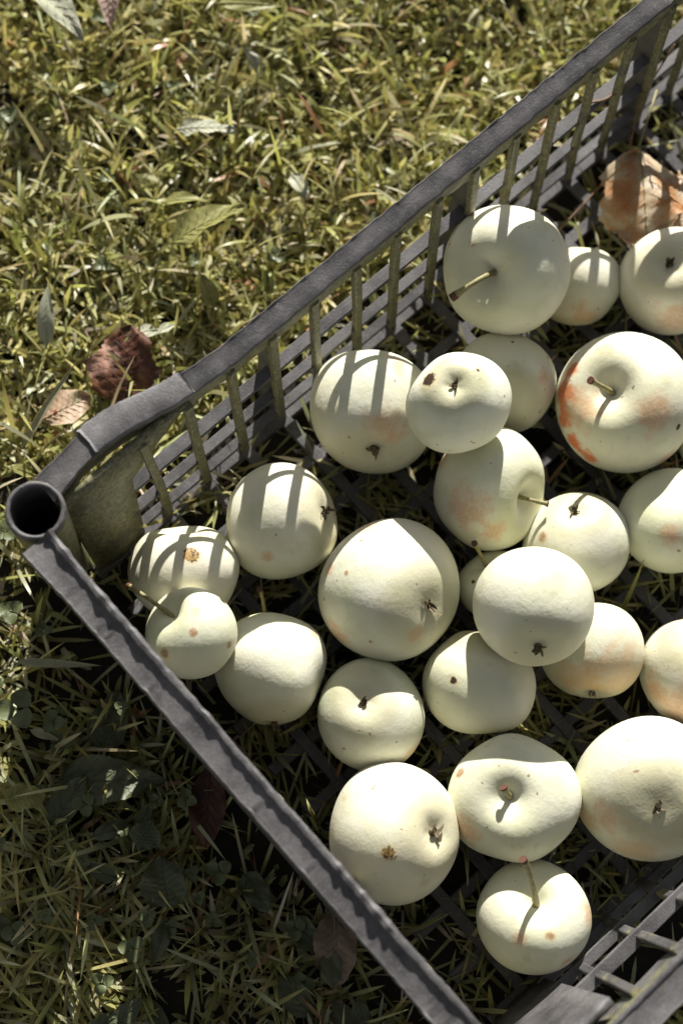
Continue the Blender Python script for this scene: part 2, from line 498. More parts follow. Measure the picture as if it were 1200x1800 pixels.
for p in ((-0.0015, -0.386, 0), (L + 0.001, 0.001, 0), (L + 0.001, -0.386, 0)):
    link_copy(post, crate, p)

# solid panels that close each wall beside its corner posts
def lean(z): return 0.0068 + (0.123 - z) * 0.085
def slab(p):      # p(t, z, d): d = depth
    nz, ntt = 8, 5
    v = []; f = []
    for d in (0, 1):
        for i in range(nz):
            for j in range(ntt): v.append(p(j / (ntt - 1), 0.005 + (H - 0.010) * i / (nz - 1), d))
    q = nz * ntt
    for i in range(nz - 1):
        for j in range(ntt - 1):
            a = i * ntt + j
            f.append((a, a + 1, a + ntt + 1, a + ntt)); f.append((q + a, q + a + ntt, q + a + ntt + 1, q + a + 1))
    rim = [j for j in range(ntt)] + [i * ntt + ntt - 1 for i in range(1, nz)] + [(nz - 1) * ntt + j for j in range(ntt - 2, -1, -1)] + [i * ntt for i in range(nz - 2, 0, -1)]
    for a, c in zip(rim, rim[1:] + rim[:1]): f.append((a, q + a, q + c, c))
    return v, f
PAN = 0.047
for wall in ('back', 'near'):
    for end in (0, 1):
        def p(t, z, d):
            s = 0.012 + (PAN - 0.012 - (H - z) * 0.06 + 0.008 + (max(0.0, z - 0.104) * 1.25 if wall == 'back' else 0)) * t
            x = s if end == 0 else L - s
            bow = (0.003 if wall == 'back' else 0.0004) * math.sin(math.pi * min(1, t * 1.1)) * (1 - z / H)
            y = -(lean(z) + bow) + 0.0042 * d
            return (x, y if wall == 'back' else -W - y, z)
        v, f = slab(p); mesh_obj('corner_panel', v, f, [M_MOSS_BOUNCE if wall == 'back' else M_PLASTIC], crate, True)
for wall in ('front', 'far'):
    for end in (0, 1):
        def p(t, z, d):
            s = 0.012 + (PAN - 0.012) * t
            y = -s if end == 0 else -W + s
            x = (lean(z) - 0.0125) - 0.0042 * d
            return (x if wall == 'front' else L - x, y, z)
        v, f = slab(p); mesh_obj('corner_panel', v, f, [M_MOSS_BOUNCE], crate, True)

# ribs: one bent bar, copied round the four walls
def rib_mesh(name, kink, mat=None, tilt=0.0):
    v = []; fcs = []
    zs = [0.006, 0.022, 0.038, 0.048, 0.062, 0.09, H - 0.0075]
    for z in zs:
        y = -lean(z) + tilt * (z - 0.02) + (0.0012 * kink if 0.03 < z < 0.07 else 0)
        sh = 0.0010 * kink * math.sin((z - 0.02) * 45)
        th = 0.0017
        for (a, bb) in ((-0.0025, -th), (-0.0018, -th - 0.0004), (0.0018, -th - 0.0004), (0.0025, -th), (0.0025, th), (-0.0025, th)):
            v.append((a + sh, y + bb, z))
    n = 6
    for i in range(len(zs) - 1):
        for k in range(n): fcs.append((i * n + k, i * n + (k + 1) % n, (i + 1) * n + (k + 1) % n, (i + 1) * n + k))
    fcs.append(tuple(range(n - 1, -1, -1))); fcs.append(tuple(range((len(zs) - 1) * n, len(zs) * n)))
    o = mesh_obj(name, v, fcs, [mat or M_MOSS_BOUNCE], crate, False)  # default olive paints bounced light into the shaded ribs
    return o
rib_a = rib_mesh('rib', 1.0)
rib_b = rib_mesh('rib', -0.6)
RX = [0.0655 + 0.0297 * k for k in range(19)]
rib_a.location = (RX[0], 0, 0)
rib_b.location = (RX[1], 0, 0)
for k, x in enumerate(RX[2:]):
    link_copy(random.choice((rib_a, rib_b)), crate, (x + random.uniform(-0.001, 0.001), 0, 0))
rib_c = rib_mesh('rib', 1.0, M_DUSTY, 0.078)
rib_c.location = (RX[0], -W, 0); rib_c.rotation_euler = (0, 0, math.pi)
for x in RX[1:]:
    c = link_copy(rib_c, crate, (x + random.uniform(-0.001, 0.001), -W, 0)); c.rotation_euler = (0, 0, math.pi)
RY = [-0.0655 - 0.0302 * k for k in range(9)]
for y in RY:
    c = link_copy(random.choice((rib_a, rib_b)), crate, (-0.0125, y, 0)); c.rotation_euler = (0, 0, math.pi / 2)
    c = link_copy(random.choice((rib_a, rib_b)), crate, (L + 0.0125, y, 0)); c.rotation_euler = (0, 0, -math.pi / 2)

# wide outside stiffeners at every fifth rib
def fin_mesh():
    g_ = Geo(); v = []; z0, z1 = 0.006, H - 0.0075
    for z in (z0, 0.05, 0.09, z1):
        y0 = -lean(z) + 0.0019; y1 = max(y0 + 0.006, 0.0045)
        v += [(-0.0012, y0, z), (0.0012, y0, z), (0.0012, y1, z), (-0.0012, y1, z)]
    f = [(3, 2, 1, 0), (12, 13, 14, 15)]
    for i in range(3):
        for k in range(4): f.append((i * 4 + k, i * 4 + (k + 1) % 4, i * 4 + 4 + (k + 1) % 4, i * 4 + 4 + k))
    return v, f
v, f = fin_mesh()
fin = mesh_obj('stiffener', v, f, [M_PLASTIC], crate, False, (RX[3], 0, 0))
for k in (8, 13): link_copy(fin, crate, (RX[k], 0, 0))
for k in (3, 8, 13):
    c = link_copy(fin, crate, (RX[k], -W, 0)); c.rotation_euler = (0, 0, math.pi)
for k in (2, 6):
    c = link_copy(fin, crate, (-0.0125, RY[k], 0)); c.rotation_euler = (0, 0, math.pi / 2)
    c = link_copy(fin, crate, (L + 0.0125, RY[k], 0)); c.rotation_euler = (0, 0, -math.pi / 2)

# solid plate added to the short walls, unseen, blocking sun on the front grass
gb = Geo().box(-0.0016, 0.0016, -0.0750, 0.0750, 0.012, H - 0.012)
pl = mesh_obj('added_shade_plate', gb.v, gb.f, [M_PLASTIC], crate, False, (-0.0150, -0.188, 0))
link_copy(pl, crate, (L + 0.0150, -0.188, 0))
# horizontal slats
def slat_mesh(s0, s1, z, seed, dep=0.0056, y0=None):
    n = 60
    S = np.linspace(s0, s1, n); e = noise1(n, seed, 6) * 0.00022; e2 = noise1(n, seed + 1, 9) * 0.0003
    v = []; f = []
    yi = -(lean(z) - 0.0016) if y0 is None else y0
    for i in range(n):
        for (a, bb) in ((yi + e2[i], -0.0032), (yi + e2[i], -0.0004), (yi + 0.0005 + e2[i], 0), (yi + dep - 0.0005, e[i]), (yi + dep, -0.0005), (yi + dep, -0.0032)):
            v.append((S[i], a, z + bb))
    k = 6
    for i in range(n - 1):
        for j in range(k): f.append((i * k + j, i * k + (j + 1) % k, (i + 1) * k + (j + 1) % k, (i + 1) * k + j))
    f.append(tuple(range(k - 1, -1, -1))); f.append(tuple(range((n - 1) * k, n * k)))
    return v, f
for z, y0_, dep_ in ((0.022, -0.0165, 0.0060), (0.050, -0.0136, 0.0064), (0.080, -0.0100, 0.0078)):
    v, f = slat_mesh(PAN - 0.004, L - PAN + 0.004, z, int(z * 1e4), dep_, y0_)
    a = mesh_obj('slat', v, f, [M_PLASTIC], crate, False)
    c = link_copy(a, crate, (L, -W, 0)); c.rotation_euler = (0, 0, math.pi)
    v, f = slat_mesh(PAN - 0.004, W - PAN + 0.004, z, int(z * 1e4) + 5, dep_, y0_)
    a = mesh_obj('slat', v, f, [M_PLASTIC], crate, False, (-0.0125, -W, 0)); a.rotation_euler = (0, 0, math.pi / 2)
    c = link_copy(a, crate, (L + 0.0125, 0, 0)); c.rotation_euler = (0, 0, -math.pi / 2)

# thin outside bar under each rail
v, f = slat_mesh(0.012, L - 0.012, 0.107, 77, 0.0036, 0.0014)
a = mesh_obj('slat', v, f, [M_PLASTIC], crate, False)
c = link_copy(a, crate, (L, -W - 0.012, 0)); c.rotation_euler = (0, 0, math.pi)
v, f = slat_mesh(0.012, W - 0.012, 0.107, 78, 0.0036, 0.0014)
a = mesh_obj('slat', v, f, [M_PLASTIC], crate, False, (-0.0105, -W, 0)); a.rotation_euler = (0, 0, math.pi / 2)
c = link_copy(a, crate, (L + 0.0105, 0, 0)); c.rotation_euler = (0, 0, -math.pi / 2)

# floor grid: bars across and along, notched one above the other
gb = Geo().box(-0.0036, 0.0036, -W + 0.014, -0.014, 0.0062, 0.0105)
bar = mesh_obj('floor_bar', gb.v, gb.f, [M_PLASTIC], crate, False, (RX[0] - 0.0297, 0, 0))
for x in RX + [RX[-1] + 0.0297]: link_copy(bar, crate, (x, 0, 0))
gb = Geo().box(0.010, L - 0.010, -0.0036, 0.0036, 0.0040, 0.0092)
bar = mesh_obj('floor_bar', gb.v, gb.f, [M_PLASTIC], crate, False, (0, -0.0165, 0))
for k in range(1, 12): link_copy(bar, crate, (0, -0.0165 - 0.0309 * k, 0))

# ------------------------------------------------------------------ apples
APPLES = [
    ('A', (0.3014, -0.0471, 0.0670), 0.0374, (-0.647, 0.028, 0.762), 0.92, (0.2578, -0.0423, 0.085)),
    ('B', (0.3405, -0.0758, 0.0300), 0.0259, (0.621, 0.681, 0.387), 0.95, None),
    ('C', (0.3815, -0.1121, 0.0425), 0.0324, (0.231, -0.216, -0.949), 0.95, None),
    ('D', (0.1880, -0.0579, 0.0478), 0.0379, (0.608, 0.613, -0.505), 0.88, None),
    ('E', (0.2177, -0.0907, 0.0930), 0.0280, (0.106, -0.208, -0.972), 0.95, None),
    ('F', (0.2597, -0.0930, 0.0406), 0.0305, (0.451, 0.448, -0.772), 0.95, None),
    ('G', (0.3040, -0.1483, 0.0503), 0.0405, (-0.423, 0.278, 0.863), 0.9, (0.2822, -0.1297, 0.09)),
    ('H', (0.2093, -0.1338, 0.0436), 0.0336, (0.299, -0.772, 0.561), 0.95, (0.2243, -0.1645, 0.06)),
    ('I', (0.2270, -0.1907, 0.0400), 0.0299, (-0.220, -0.537, -0.815), 0.95, None),
    ('J', (0.2774, -0.2181, 0.0411), 0.0311, (0.028, 0.468, 0.884), 0.95, None),
    ('K', (0.1091, -0.0708, 0.0423), 0.0323, (-0.671, 0.497, -0.550), 0.95, (0.0782, -0.0526, 0.02)),
    ('L', (0.0451, -0.0560, 0.0414), 0.0313, (0.551, 0.741, 0.383), 0.9, None),
    ('M', (0.0246, -0.0903, 0.0750), 0.0256, (-0.174, 0.737, 0.653), 0.93, (0.0148, -0.047, 0.075)),
    ('N', (0.0454, -0.1296, 0.0426), 0.0326, (0.595, 0.793, -0.132), 0.97, (0.0705, -0.0921, 0.05)),
    ('O', (0.1258, -0.1420, 0.0503), 0.0405, (-0.158, 0.641, -0.751), 0.92, None),
    ('P', (0.1762, -0.1784, 0.0321), 0.0217, (0.113, 0.805, 0.582), 0.9, (0.177, -0.1533, 0.06)),
    ('Q', (0.1712, -0.2024, 0.0800), 0.0336, (0.551, 0.624, -0.554), 0.97, None),
    ('R', (0.1295, -0.2130, 0.0412), 0.0312, (-0.666, -0.636, -0.390), 0.95, (0.1061, -0.2341, 0.03)),
    ('S', (0.1904, -0.2421, 0.0393), 0.0292, (0.702, 0.697, -0.145), 0.93, None),
    ('T', (0.2256, -0.2907, 0.0424), 0.0323, (-0.155, -0.532, -0.833), 0.95, None),
    ('U', (0.0708, -0.1853, 0.0407), 0.0306, (0.044, -0.259, -0.965), 0.95, None),
    ('V', (0.0369, -0.2432, 0.0485), 0.0386, (-0.454, 0.406, -0.793), 0.93, None),
    ('W', (0.0989, -0.2721, 0.0500), 0.0348, (-0.246, 0.110, 0.963), 0.9, (0.0938, -0.2627, 0.078)),
    ('X', (0.1571, -0.3185, 0.0498), 0.0400, (0.237, 0.181, -0.955), 0.93, None),
    ('Y', (0.0636, -0.3286, 0.0412), 0.0312, (0.234, 0.381, 0.895), 0.93, (0.0737, -0.2955, 0.095)),
    ('Z', (0.3337, -0.2017, 0.0323), 0.0220, (0.183, 0.133, -0.974), 0.95, None),
]
SPOTS = {
    'A': [(-0.0161, 0.0203, 0.027, 0.0043, 'r')],
    'B': [(-0.015, -0.018, 0.0111, 0.0086, 'b')],
    'C': [(-0.0212, -0.0219, 0.0109, 0.0143, 'b')],
    'D': [(-0.0086, -0.0187, 0.0318, 0.0148, 'b'), (-0.0297, -0.0093, 0.0217, 0.0033, 'h'), (-0.0052, -0.0294, 0.0233, 0.0026, 'h'), (0.0232, 0.0083, 0.0288, 0.0079, 'b'), (-0.0144, -0.0313, 0.0159, 0.0066, 'r')],
    'E': [(-0.0098, 0.0183, 0.0188, 0.0047, 'h'), (0.0127, 0.0024, 0.0248, 0.0013, 'h'), (-0.0014, 0.0125, 0.025, 0.0025, 'r')],
    'F': [(0.0143, 0.0122, 0.024, 0.0013, 'h'), (0.0272, -0.0071, 0.0118, 0.0013, 'h'), (0.0048, -0.0258, 0.0156, 0.0013, 'h'), (0.0155, -0.0154, 0.0213, 0.0057, 'b'), (0.0018, -0.0038, 0.0302, 0.0067, 'g')],
    'G': [(-0.0164, 0.0351, 0.0118, 0.0073, 's'), (-0.0281, 0.0278, 0.0086, 0.0106, 's'), (-0.0368, 0.0161, 0.0054, 0.0086, 's'), (-0.0404, 0.0014, 0.0027, 0.0066, 's'), (-0.039, -0.0108, 0.0013, 0.006, 's'), (-0.0321, 0.0144, 0.02, 0.0159, 'b'), (-0.0058, -0.0199, 0.0348, 0.0126, 'b'), (0.0027, -0.0326, 0.0239, 0.002, 'h'), (0.0112, -0.0107, 0.0374, 0.006, 'g'), (-0.006, -0.0398, 0.0041, 0.0066, 'b'), (-0.0008, 0.03, 0.0272, 0.01, 'g')],
    'H': [(-0.008, 0.0107, 0.0308, 0.0016, 's'), (-0.0053, 0.0084, 0.0321, 0.0016, 's'), (-0.0025, 0.0071, 0.0328, 0.002, 's'), (-0.0235, -0.0032, 0.0238, 0.0148, 'b'), (-0.0106, 0.0301, 0.0105, 0.0072, 'b'), (-0.0198, -0.022, 0.0159, 0.0082, 'b')],
    'I': [(-0.0185, 0.0152, 0.0179, 0.0033, 'd')],
    'J': [(-0.0156, -0.0056, 0.0263, 0.0066, 'b'), (-0.0167, -0.0146, 0.0219, 0.0013, 'h')],
    'K': [(-0.0245, -0.0114, 0.0176, 0.0039, 'b')],
    'L': [(0.0068, 0.0002, 0.0305, 0.0045, 'c'), (-0.0297, -0.0091, 0.004, 0.0065, 'g')],
    'M': [(-0.0019, -0.003, 0.0253, 0.0025, 'r'), (0.0073, 0.0044, 0.0241, 0.0034, 'b'), (0.0091, -0.0193, 0.0141, 0.0022, 'd'), (-0.02, 0.0001, 0.016, 0.0028, 'd'), (0.0231, 0.0015, 0.0109, 0.0025, 'h')],
    'N': [(-0.0119, -0.0039, 0.0301, 0.001, 'h'), (-0.0113, -0.0247, 0.018, 0.001, 'h'), (0.0296, -0.0025, 0.0134, 0.0038, 'b')],
    'O': [(0.0116, 0.0333, 0.0199, 0.0071, 'b'), (-0.0103, -0.031, 0.0239, 0.0061, 'b'), (-0.0399, 0.0013, 0.0069, 0.0084, 'b'), (-0.0177, 0.021, 0.0298, 0.0016, 'd'), (-0.0212, 0.0301, 0.0168, 0.0048, 'b'), (-0.0314, -0.0148, 0.0209, 0.0013, 'd')],
    'P': [(-0.0118, 0.0102, 0.0151, 0.0013, 'h')],
    'R': [(-0.0148, 0.01, 0.0256, 0.0023, 'h')],
    'S': [(-0.0023, -0.0206, 0.0206, 0.0195, 'o'), (-0.0233, -0.0054, 0.0167, 0.0162, 'o')],
    'T': [(-0.03, 0.0096, 0.007, 0.0113, 'b'), (-0.0257, -0.0065, 0.0185, 0.0145, 'b'), (-0.0122, 0.0021, 0.0298, 0.0016, 'd')],
    'U': [(0.0031, -0.0302, 0.0041, 0.008, 'o')],
    'V': [(-0.0135, -0.0045, 0.0359, 0.005, 'c'), (0.0149, -0.0017, 0.0356, 0.0022, 'd'), (-0.0079, -0.0307, 0.0221, 0.0044, 'g')],
    'W': [(-0.0148, 0.0299, 0.01, 0.0031, 'r'), (-0.0331, 0.0051, 0.0095, 0.0094, 'b'), (-0.0139, -0.0009, 0.0319, 0.0028, 'd')],
    'X': [(-0.0333, 0.0069, 0.0211, 0.0107, 'b'), (-0.0382, 0.011, 0.0043, 0.0094, 'o'), (-0.0331, -0.0186, 0.0126, 0.0157, 'o')],
    'Y': [(0.0214, -0.0166, 0.0154, 0.0072, 'b'), (-0.0161, 0.0013, 0.0267, 0.0044, 'b'), (-0.003, -0.0081, 0.03, 0.0031, 'd'), (-0.0038, -0.0265, 0.016, 0.0044, 'b'), (-0.0112, 0.0105, 0.0271, 0.0037, 'g')],
    'Q': [(0.0131, 0.0048, 0.0306, 0.0093, 'g')],
}
LABELS = {
 'A': 'large pale apple against the back wall, thick stem pointing left, rib shadows on top',
 'B': 'small pale apple half hidden behind the big apple by the back rail',
 'C': 'pale apple right below the orange dry leaf, small dark calyx near its top',
 'D': 'lumpy pale apple by the back wall, rib shadows, brown bruise and dark hollow',
 'E': 'small apple on top of others with a black spot beside its ragged calyx',
 'F': 'shaded pale apple with tiny dark specks, half behind the black-spotted small apple',
 'G': 'big pale apple with a bright red-orange left edge and a short red-tipped stem',
 'H': 'pale apple with orange scratch marks on top and a thin stem at its right side',
 'I': 'pale apple with spidery calyx at its top, brown nick on the left side',
 'J': 'plain pale apple at the right picture edge, beside the spidery calyx apple',
 'K': 'pale apple with several rib shadow stripes and a small orange spot near its bottom',
 'L': 'pale apple nearest the corner post with a round dark speckled scab and rib shadows',
 'M': 'small apple lying on another by the front rail, long stem pointing left, orange flecks',
 'N': 'plain shaded apple beside the front rail with one bright sunlit patch and stem behind it',
 'O': 'big pale apple in the middle with a pointed sunlit patch, open calyx at right',
 'P': 'small apple mostly hidden under the top middle apple, only its stem side showing',
 'Q': 'smooth pale apple lying on top in the middle, dark sunken calyx low on its front',
 'R': 'pale apple with one round wormhole, half shaded by the apple lying on it',
 'S': 'yellowish pale apple with its brown calyx sticking out at the bottom edge',
 'T': 'pale apple with orange left flank, cut off by the right picture edge',
 'U': 'smaller pale apple with greenish calyx on top and a grass blade before it',
 'V': 'big pale apple beside the front rail with a round orange scab and a pink-tipped calyx',
 'W': 'pale apple with a curled brown stem stub in its hollow, left edge nicked',
 'X': 'biggest pale apple at lower right, centred brown calyx, peach blush on its left',
 'Y': 'pale apple nearest the lower corner, upright thick red-ended stem, pink patches',
 'Z': 'sliver of a small pale apple at the right picture edge beside the red-edged apple'}

def fbm_dirs(seed, n=7):
    r = np.random.default_rng(seed)
    return [(r.normal(size=3) * r.uniform(1.0, 3.0), r.uniform(0, 6.28), r.uniform(0.3, 1.0)) for _ in range(n)]

def build_apple(idx, name, cen, r, ax, sq, tip):
    ax = Vector(ax).normalized()
    ref = Vector((0.3, 0.8, 0.2)) if abs(ax.y) < 0.8 else Vector((1, 0, 0))
    X = ax.cross(ref).normalized(); Y = ax.cross(X).normalized()
    rr = random.Random(idx * 13 + 5)
    ws = rr.uniform(0.30, 0.38); a_s = rr.uniform(0.34, 0.42); wc = rr.uniform(0.30, 0.42); a_c = rr.uniform(0.15, 0.21)
    tp = rr.uniform(0.04, 0.11); ph = rr.uniform(0, 6); lob = rr.uniform(0.012, 0.032)
    dirs = fbm_dirs(idx + 100)
    amp = 0.044
    if name in 'DK': amp = 0.062
    if name in 'OQX': amp = 0.032; a_c = 0.15; wc = 0.44
    plain = name in 'BFJNRT'
    if plain: a_s, a_c, lob = 0.09, 0.05, lob * 0.4
    el = rr.uniform(-0.045, 0.045); sl = rr.uniform(-0.10, 0.10)
    nt_, np_ = 64, 72
    v = []; f = []
    def pt(th, phi):
        R = 1 - a_s * math.exp(-(th / ws) ** 2) - a_c * math.exp(-((math.pi - th) / wc) ** 2)
        lat = math.sin(th) * R * (1 + tp * math.cos(th)); zz = math.cos(th) * R * sq
        lt = 1 + lob * math.cos(5 * phi + ph) * math.exp(-((math.pi - th) / 0.85) ** 2) + 0.035 * math.cos(5 * phi + ph) * math.exp(-((math.pi - th - 0.16) / 0.22) ** 2) * (0 if plain else 1) + 0.5 * lob * math.cos(3 * phi + ph * 2) * math.exp(-(th / 0.8) ** 2)
        p = X * (lat * lt * math.cos(phi) * (1 + el)) + Y * (lat * lt * math.sin(phi) * (1 - el)) + ax * (zz * (1 + sl * lat * math.cos(phi + ph)))
        n = 0
        for d, q, w in dirs: n += w * math.sin(p.x * d[0] + p.y * d[1] + p.z * d[2] + q)
        k = 1 + amp * n / 2.2
        return p * (r * k)
    for i in range(nt_ + 1):
        th = math.pi * i / nt_
        for j in range(np_):
            v.append(pt(th, 2 * math.pi * j / np_))
    for i in range(nt_):
        for j in range(np_):
            a = i * np_ + j; b_ = i * np_ + (j + 1) % np_
            if i == 0: f.append((a, a + np_, b_ + np_))
            elif i == nt_ - 1: f.append((a, a + np_, b_))
            else: f.append((a, a + np_, b_ + np_, b_))
    mat = apple_mat(idx, ax, r, SPOTS.get(name, []), idx + 3)
    o = mesh_obj('apple', v, f, [mat], None, True, cen)
    # weld the poles
    tag(o, LABELS[name], 'apple', 'pale apples in the crate')
    C0 = Vector(cen)
    # stem
    pole = ax * (r * sq * (1 - a_s) * 0.985)
    if tip:
        t = Vector(tip) - C0
        mid = pole + ax * (0.62 * (t - pole).length)
        pth = bezier(pole - ax * 0.003, (mid + t) / 2 if name != 'A' else mid, t, 12)
        rad = 0.0019 if name in 'AGY' else 0.00145
        rads = [rad * (1.15 - 0.35 * math.sin(math.pi * i / 11) + (0.15 if i >= 10 else 0) + 0.08 * rr.uniform(-1, 1)) for i in range(12)]
        if name in 'W':
            rads = [q * 1.3 for q in rads]
        gv_, gf_ = tube_geo(pth, rads, 10)
        st = mesh_obj('stem', gv_, gf_, [M_STEM, M_STEMEND], o, True, fmat=[1 if (k // 10) >= 10 and k < 110 else 0 for k in range(110)] + [0, 1])
        st.data.set_sharp_from_angle(angle=math.radians(50))
    elif name in 'R':
        pth = bezier(pole - ax * 0.003, pole + ax * 0.008, pole + ax * 0.014 + X * 0.004, 8)
        gv_, gf_ = tube_geo(pth, [0.0014] * 8, 8)
        mesh_obj('stem', gv_, gf_, [M_STEM], o, True)
    if name in 'BFJT': return o
    # calyx: dried sepals round the flower end
    cp = -ax * (r * sq * (1 - a_c))
    gg = Geo()
    size = r * rr.uniform(0.13, 0.18)
    for k in range(rr.choice((6, 7, 8))):
        w = 2 * math.pi * k / 7 + rr.uniform(-0.5, 0.5)
        out_ = X * math.cos(w) + Y * math.sin(w); side = ax.cross(out_).normalized()
        ln = size * rr.uniform(0.45, 1.35); up_ = rr.uniform(0.4, 1.25); curl = rr.uniform(-1.0, 1.0); sk = rr.uniform(-0.6, 0.6)
        rows = []
        for q in range(6):
            t = q / 5
            c = cp + out_ * (0.0008 + ln * (t * (1 - 0.55 * up_) + 0.25 * curl * t * t)) - ax * (ln * up_ * (t - 0.55 * (curl > 0) * t * t) + 0.0004) + side * (sk * ln * t * t)
            wd = (0.00115 * (1 - t) ** 0.6 * (0.6 + 0.9 * t) + 0.00016) * (r / 0.032)
            tw_ = side * math.cos(sk * 2 * t) + ax * math.sin(sk * 2 * t)
            cup = -ax * (0.0005 * (1 - t))
            rows.append([c - tw_ * wd + cup, c, c + tw_ * wd + cup])
        vv = [p for row in rows for p in row]; n0 = len(vv)
        vv += [p + ax * 0.0003 + out_ * 0.0001 for p in vv]
        ff = []
        for q in range(5):
            for s_ in range(2):
                a = q * 3 + s_
                ff.append((a, a + 1, a + 4, a + 3)); ff.append((n0 + a, n0 + a + 3, n0 + a + 4, n0 + a + 1))
        gg.add(vv, ff)
    # dark dried cup in the middle
    gv_, gf_ = tube_geo([cp + ax * 0.002, cp + ax * 0.0004, cp - ax * 0.0007, cp - ax * 0.0011], [size * 0.50, size * 0.46, size * 0.34, size * 0.12], 9)
    gg.add(gv_, gf_)
    for k in range(7):    # stamens
        w = rr.uniform(0, 6.28); q = rr.uniform(0.0003, 0.0012)
        base = cp + (X * math.cos(w) + Y * math.sin(w)) * q
        gv_, gf_ = tube_geo([base + ax * 0.001, base - ax * rr.uniform(0.001, 0.0028) + X * rr.uniform(-0.0008, 0.0008)], [0.0003, 0.0002], 5)
        gg.add(gv_, gf_)
    mesh_obj('calyx', gg.v, gg.f, [M_CALYX], o, True)
    return o

for i, row in enumerate(APPLES): build_apple(i, *row)

# ------------------------------------------------------------------ leaves
OUTL = {
 'oval': lambda t: math.sin(math.pi * min(1, t) ** 0.85) ** 0.8,
 'broad': lambda t: (math.sin(math.pi * t ** 0.7)) ** 0.6,
 'lance': lambda t: math.sin(math.pi * t ** 0.62) ** 0.9,
 'heart': lambda t: max(0.0, (1 - t ** 2.6)) ** 0.6 * (0.62 + 0.38 * math.sin(min(1.0, t * 2.3) * math.pi / 2)),
}
def leaf_geo(base, tip, width, outline='oval', normal=(0, 0, 1), arch=0.1, cup=0.15, wav=0.06, teeth=0.0, nt=7, seed=0, nu=26, nv=12, fold=0.0):
    base, tip = Vector(base), Vector(tip)
    ln = (tip - base).length; d = (tip - base).normalized(); nrm = Vector(normal); nrm = (nrm - d * nrm.dot(d)).normalized(); sd_ = d.cross(nrm)
    r = np.random.default_rng(seed); pa, pb, pc = r.uniform(0, 6.28, 3)
    fn = OUTL[outline]
    v = []
    for i in range(nu + 1):
        t = i / nu
        w = width * 0.5 * fn(min(0.999, max(0.001, t)))
        tooth = 1 + teeth * ((t * nt * 2) % 1.0 - 0.5) + teeth * 0.6 * math.sin(t * 17 + pa)
        for j in range(nv + 1):
            s = j / nv * 2 - 1
            ww = w * (tooth if abs(s) > 0.7 else 1)
            h = arch * ln * 4 * t * (1 - t) + cup * ww * s * s + fold * abs(s) * ww
            h += wav * width * (math.sin(7 * t + pb + 2 * s) * abs(s) + 0.6 * math.sin(13 * t * 1.1 + 5 * s + pc) * abs(s) ** 1.5)
            h += 0.018 * width * math.cos((t * 9 + abs(s) * 1.6) * 2 * math.pi) * (1 - abs(s) * 0.6)
            v.append(base + d * (ln * (t + 0.07 * abs(s) * (1 - t))) + sd_ * (ww * s) + nrm * h)
    f = []
    m_ = nv + 1
    for i in range(nu):
        for j in range(nv): f.append((i * m_ + j, i * m_ + j + 1, (i + 1) * m_ + j + 1, (i + 1) * m_ + j))
    # underside, a quarter of a millimetre below
    n0 = len(v)
    v += [p - nrm * 0.00025 for p in v]
    f += [(n0 + a, n0 + d_, n0 + c_, n0 + b_) for (a, b_, c_, d_) in f[:]]
    mid = [v[i * m_ + nv // 2] + nrm * 0.0001 for i in range(nu + 1)]
    return v, f, mid

def leaf(name, label, cat, mat, base, tip, width, stem=None, group=None, midrib=True, **kw):
    v, f, mid = leaf_geo(base, tip, width, **kw)
    o0 = Vector(base)
    o = mesh_obj(name, [p - o0 for p in v], f, [mat], None, True, o0)
    tag(o, label, cat, group)
    if midrib:
        pth = [p - o0 for p in mid]
        rads = [0.0007 * (1 - 0.75 * i / (len(pth) - 1)) for i in range(len(pth))]
        if stem:
            st = [Vector(s) - o0 for s in stem]; pth = st + pth; rads = [0.0008] * len(st) + rads
        gv_, gf_ = tube_geo(pth, rads, 6)
        mesh_obj('leaf_stalk', gv_, gf_, [mat if not stem else M_STEM], o, True)
        nu, nv = kw.get('nu', 26), kw.get('nv', 12)
        if width > 0.012:      # side veins, raised on the blade
            gg = Geo(); m_ = nv + 1; h_ = nv // 2
            for i0 in range(2, nu - 4, 3):
                for sg in (-1, 1):
                    pts = [v[min(nu, i0 + int(q * 0.9 + 0.3)) * m_ + h_ + sg * q] + Vector((0, 0, 0.0001)) - o0 for q in range(0, h_)]
                    a_, b_ = tube_geo(pts, [0.00042 * (1 - 0.7 * q / max(1, h_ - 1)) for q in range(h_)], 5)
                    gg.add(a_, b_)
            mesh_obj('side_veins', gg.v, gg.f, [mat], o, True)
    return o

leaf('dry_leaf', 'dark red-brown dry leaf lying in the grass behind the back rail near the corner', 'leaf', M_BROWN,
     (0.0850, 0.0500, 0.012), (0.1220, 0.0830, 0.021), 0.042, outline='broad', normal=(-0.25, -0.1, 1), arch=0.10, cup=0.25, wav=0.11, teeth=0.16, seed=3)
leaf('dry_leaf', 'pale peach dry leaf with brown specks, left of the dark red one', 'leaf', M_PEACH,
     (0.0420, 0.0715, 0.026), (0.0745, 0.0640, 0.024), 0.024, outline='oval', normal=(0.1, 0.1, 1), arch=0.05, wav=0.08, seed=4)
leaf('dry_leaf', 'orange and tan dry leaf standing in the crate above the right-hand apples', 'leaf', M_ORANGE,
     (0.4270, -0.0365, 0.040), (0.3780, -0.0930, 0.042), 0.050, stem=[(0.4560, -0.0190, 0.050), (0.440, -0.028, 0.050)], outline='broad', normal=(0.15, 0.3, 1), arch=0.10, cup=-0.22, wav=0.15, teeth=0.18, fold=-0.15, seed=5)
leaf('dry_leaf', 'orange curled edge of a leaf at the right picture border beside the tan leaf', 'leaf', M_ORANGE,
     (0.441, -0.062, 0.026), (0.405, -0.118, 0.030), 0.036, outline='broad', normal=(0.2, 0.2, 1), arch=0.12, cup=0.3, wav=0.12, teeth=0.1, seed=15)
